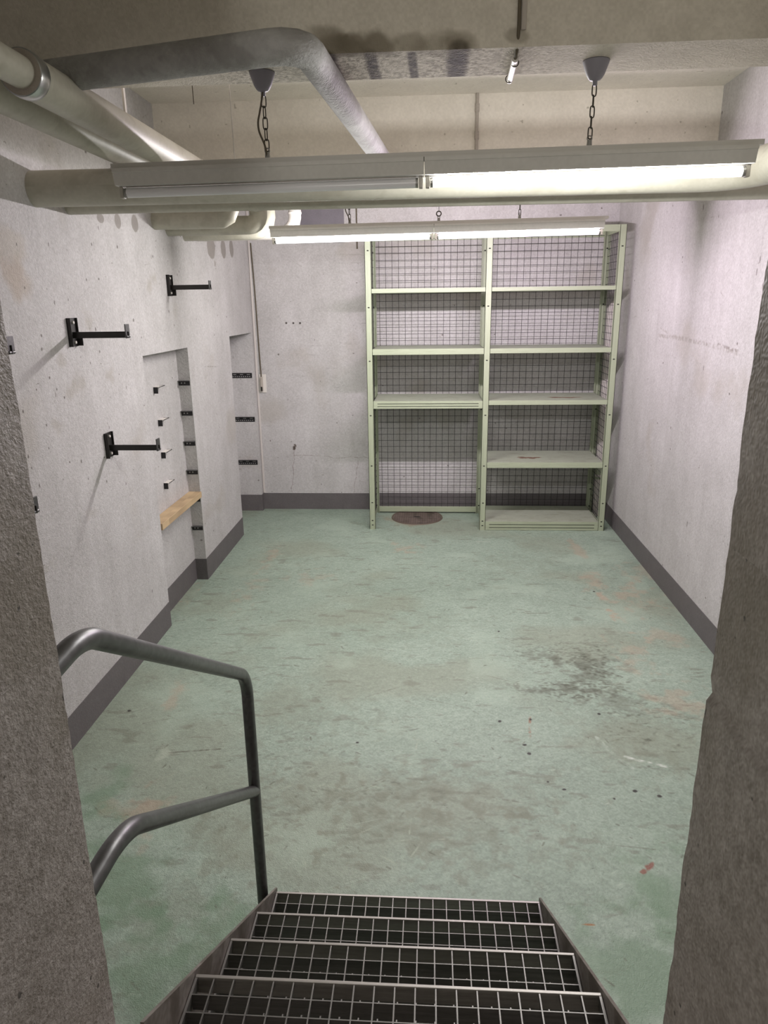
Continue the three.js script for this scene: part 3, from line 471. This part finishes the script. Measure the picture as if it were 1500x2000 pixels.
// manhole cover in the floor under the open bay
{
  const c = [-0.13, 0, -7.735], t = thing('manhole_cover', 'round rusty iron manhole cover under the open shelving bay', 'manhole cover', c);
  const g = new THREE.CylinderGeometry(0.27, 0.27, 0.012, 56).translate(0, 0.002, 0), p = g.attributes.position, uv = g.attributes.uv; for (let i = 0; i < p.count; i++) uv.setXY(i, p.getX(i) / 0.6 + 0.5, p.getZ(i) / 0.6 + 0.5);
  obj('cover_plate', g, M.manhole, t);
  const f = obj('cover_frame', new THREE.LatheGeometry([[0.274, 0], [0.274, 0.009], [0.287, 0.009], [0.29, 0]].map(([a, b]) => new THREE.Vector2(a, b)), 56), std({ color: 0x665a4e, metalness: 0.2, roughness: 0.65 }), t);
  obj('lifting_slot', new THREE.SphereGeometry(0.04, 20, 8).scale(1, 0.04, 0.32).translate(0, 0.0085, 0), M.slot, t);
}

// ------------------------------------------------------------------ wall brackets on the recessed wall
function wallBracket(z, y, label, tip = 0.055, group) {
  const t = thing('wall_bracket', label, 'bracket', [-W, y, z]);
  const plate = obj('wall_plate', merged([RB(0, 0.005, -0.062, 0.09, -0.06, 0.04, 0.001), RB(0, 0.024, -0.062, 0.09, 0.034, 0.04, 0.001), RB(0, 0.034, -0.06, -0.01, -0.06, -0.054, 0.001), RB(0, 0.016, -0.01, 0.09, -0.06, -0.055, 0.001)]), M.black, t);
  for (const dy of [0.066, -0.04]) obj('bolt', new THREE.CylinderGeometry(0.008, 0.008, 0.008, 8).rotateZ(Math.PI / 2).translate(0.009, dy, -0.022), M.plastic, plate);
  obj('arm', RB(0.003, 0.325, -0.018, 0.016, -0.004, 0.004, 0.001), M.black, t);
  obj('tip', merged([RB(0.313, 0.319, -0.016, tip, -0.026, 0.026, 0.001), cylBetween([0.316, -0.012, -0.02], [0.316, -0.012, 0.02], 0.008, 10)]), M.rail, t);
  return t;
}
wallBracket(-3.9, E - 0.15, 'black steel arm bracket above the lower one, beside the brown damp mark', 0.055);
wallBracket(-4.17, E - 0.83, 'black steel arm bracket level with the shelf supports of the first recess', 0.055);
wallBracket(-5.5, E + 0.128, 'black steel arm bracket high above the head of the first recess', 0.045);
{ const a = onX(16, 672, -1.65), b = onX(64, 985, -1.65); wallBracket(a.z, a.y - 0.02, 'black arm bracket almost hidden by the stippled jamb, the higher one', 0.05); wallBracket(b.z, b.y - 0.02, 'black arm bracket almost hidden by the stippled jamb, the lower one', 0.05); }

// ------------------------------------------------------------------ supports, plank and rails in the recesses
const lev = [-0.616, -0.865, -1.12, -1.368, -1.609, -1.868].map((y) => E + y);
const ord = ['topmost', 'second', 'third', 'fourth', 'fifth', 'lowest'];
lev.forEach((y, i) => {
  const t = thing('shelf_support', ord[i] + ' black angle support on the far side of the first recess' + (i === 4 ? ', under the plank' : ''), 'bracket', [-2.022, y, N1[1]], 'shelf supports in the recess');
  obj('upright_leaf', RB(-0.036, 0.056, -0.02, 0.02, 0, 0.004, 0.001), M.perf, t);
  obj('ledge', RB(-0.036, 0.056, 0.017, 0.02, 0.002, 0.034, 0.001), M.rail, t);
  for (const x of [-0.012, 0.014]) obj('screw', new THREE.CylinderGeometry(0.006, 0.006, 0.004, 8).rotateX(Math.PI / 2).translate(x, 0, 0.005), M.steel, t);
});
lev.slice(0, 4).forEach((y, i) => {
  const q = onX([305, 314, 320, 325][i], [762, 826, 889, 949][i], -2.04);
  const t = thing('shelf_support', ord[i] + ' small black angle support on the rear face of the first recess', 'bracket', [-W - N1D, q.y, q.z], 'shelf supports in the recess');
  obj('upright_leaf', RB(0, 0.034, -0.026, 0.022, -0.002, 0.002, 0.001), M.perf, t);
  obj('ledge', B(0, 0.045, 0.02, 0.022, -0.12, 0), M.plastic, t);
  obj('ledge_rim', merged([B(0.043, 0.046, 0.019, 0.0235, -0.12, 0), B(0, 0.046, 0.019, 0.0235, -0.12, -0.117)]), M.perf, t);
});
{
  const y = lev[4] + 0.021, g = metric(RB(-W - N1D + 0.002, -W + 0.012, y, y + 0.05, N1[0] - 0.004, N1[1] + 0.004, 0.003).translate(0.0, 0, 0));
  const m = tag(obj('wooden_plank', g, M.pine), 'short pale pine plank lying as a shelf in the first recess', 'plank');
}
[[-0.737, -0.796], [-1.234, -1.287], [-1.735, -1.79]].forEach(([a, b], i) => {
  const t = thing('perforated_rail', ['topmost', 'middle', 'lowest'][i] + ' black perforated metal strip in the corner recess', 'rail', [-2.104, E + (a + b) / 2 - 0.002, N2[1]], 'perforated strips in the corner recess');
  const s = new THREE.Shape(); s.moveTo(-0.12, -0.028); s.lineTo(0.118, -0.028); s.lineTo(0.118, 0.028); s.lineTo(-0.12, 0.028); s.closePath();
  const slot = (x, y, w, h) => { const p = new THREE.Path(); p.moveTo(x - w, y - h); p.lineTo(x + w, y - h); p.lineTo(x + w, y + h); p.lineTo(x - w, y + h); p.closePath(); s.holes.push(p); };
  for (let k = 0; k < 9; k++) slot(-0.096 + k * 0.0235, -0.012, 0.0062, 0.0045);
  for (const x of [-0.078, 0.0, 0.078]) slot(x, 0.011, 0.019, 0.0035);
  obj('strip', new THREE.ExtrudeGeometry(s, { depth: 0.003, bevelEnabled: false }).translate(0, 0, 0.001), M.perf, t);
  obj('ledge', RB(-0.12, 0.118, 0.026, 0.029, 0.001, 0.03, 0.001), M.rail, t);
});

// ------------------------------------------------------------------ steel steps and handrail
{
  const t = thing('steel_steps', 'open steel steps with grating treads below the opening', 'steps', [0, 0, 0]);
  const xl = -0.577, xr = 0.423, run = 0.275, rise = 0.185, z1 = -2.172;
  const bearing = new THREE.BoxGeometry(xr - xl - 0.012, 0.048, 0.0026), cross = new THREE.BoxGeometry(0.0034, 0.014, run - 0.006);
  for (let i = 0; i < 5; i++) {
    const y = 0.187 + rise * i, z = z1 + run * i, d = 0.282; if (z + d > ZF) continue;
    const tread = obj('tread', merged([B(xl + 0.002, xl + 0.008, y - 0.035, y, z, z + d), B(xr - 0.008, xr - 0.002, y - 0.035, y, z, z + d), B(xl + 0.002, xr - 0.002, y - 0.035, y, z + d - 0.004, z + d)]), M.galv, t);
    tread.userData.label = 'galvanised grating tread';
    obj('nosing', RB(xl + 0.002, xr - 0.002, y - 0.05, y + 0.001, z, z + 0.009, 0.0015), M.nosing, tread);
    for (let k = 1; k < 6; k++) { const m = new THREE.Mesh(bearing, M.galv); m.name = 'bearing_bar'; m.position.set((xl + xr) / 2, y - 0.0255, z + 0.007 + k * 0.0455); tread.add(m); }
    for (let k = 1; k < 20; k++) { const m = new THREE.Mesh(cross, M.galv); m.name = 'cross_bar'; m.position.set(xl + k * (xr - xl) / 20, y - 0.0075, z + d / 2); tread.add(m); }
  }
  for (const [x, s] of [[xl, -1], [xr, 1]]) {
    const sh = new THREE.Shape(), n = (z) => 0.187 + 0.012 + (z - z1) * rise / run; // side plate, top edge along the nosings
    sh.moveTo(-(z1 - 0.02), n(z1 - 0.02)); sh.lineTo(-(ZF - 0.046), n(ZF - 0.046)); sh.lineTo(-(ZF - 0.046), n(ZF - 0.046) - 0.26); sh.lineTo(-(z1 + 0.26), 0); sh.lineTo(-(z1 - 0.02), 0); sh.closePath();
    const g = new THREE.ExtrudeGeometry(sh, { depth: 0.008, bevelEnabled: false }).rotateY(Math.PI / 2).translate(s < 0 ? x - 0.008 : x, 0, 0);
    const m = obj('stringer', g, M.stringer, t);
  }
}
{
  const t = thing('handrail', 'grey steel tube handrail beside the grating steps', 'handrail', [0, 0, 0]);
  const x = -0.622, P = (px, py, xx = x) => { const p = onX(px, py, xx); return [xx, p.y, p.z]; };
  const top = P(160, 1241), foot = onX(513, 1752, x), bend = P(481, 1318), mid = P(499, 1541), midA = P(240, 1619);
  const zp = (foot.z + bend[2]) / 2;
  obj('top_rail', tube([[x, 0.06, zp], [x, bend[1], zp], [x, top[1], top[2]], [x - 0.008, top[1] - 0.015, ZF]], 0.0205, 0.075, 60, 22), M.rail, t);
  obj('mid_rail', tube([[x, mid[1], zp], [x, midA[1], midA[2]], [x - 0.008, midA[1] - 0.012, ZF]], 0.0205, 0.085, 60, 22), M.rail, t);
  obj('fixing_tab', RB(x, -0.58, 0.1, 0.16, zp - 0.02, zp + 0.02, 0.002), M.rail, t);
}

// ------------------------------------------------------------------ light of the stairwell behind the opening
{
  const t = thing('wall_light', 'white bulkhead light on the stairwell wall behind the opening', 'light', [-0.55, 2.72, 1.6]);
  obj('base_plate', RB(-0.17, 0.17, -0.08, 0.08, -0.02, 0, 0.006), M.plastic, t);
  obj('light_diffuser', RB(-0.15, 0.15, -0.06, 0.06, -0.06, -0.018, 0.015), std({ color: 0xffffff, emissive: new THREE.Color(1, 0.96, 0.9), emissiveIntensity: 2, roughness: 0.4 }), t);
  const l = new THREE.RectAreaLight(new THREE.Color(1, 0.96, 0.9), 190, 0.3, 0.12); l.name = 'wall_light_glow'; l.position.set(-0.55, 2.72, 1.535); scene.add(l);
}

scene.traverse((o) => { if (o.isMesh) { o.castShadow = true; o.receiveShadow = true; } });
renderer.render(scene, camera);
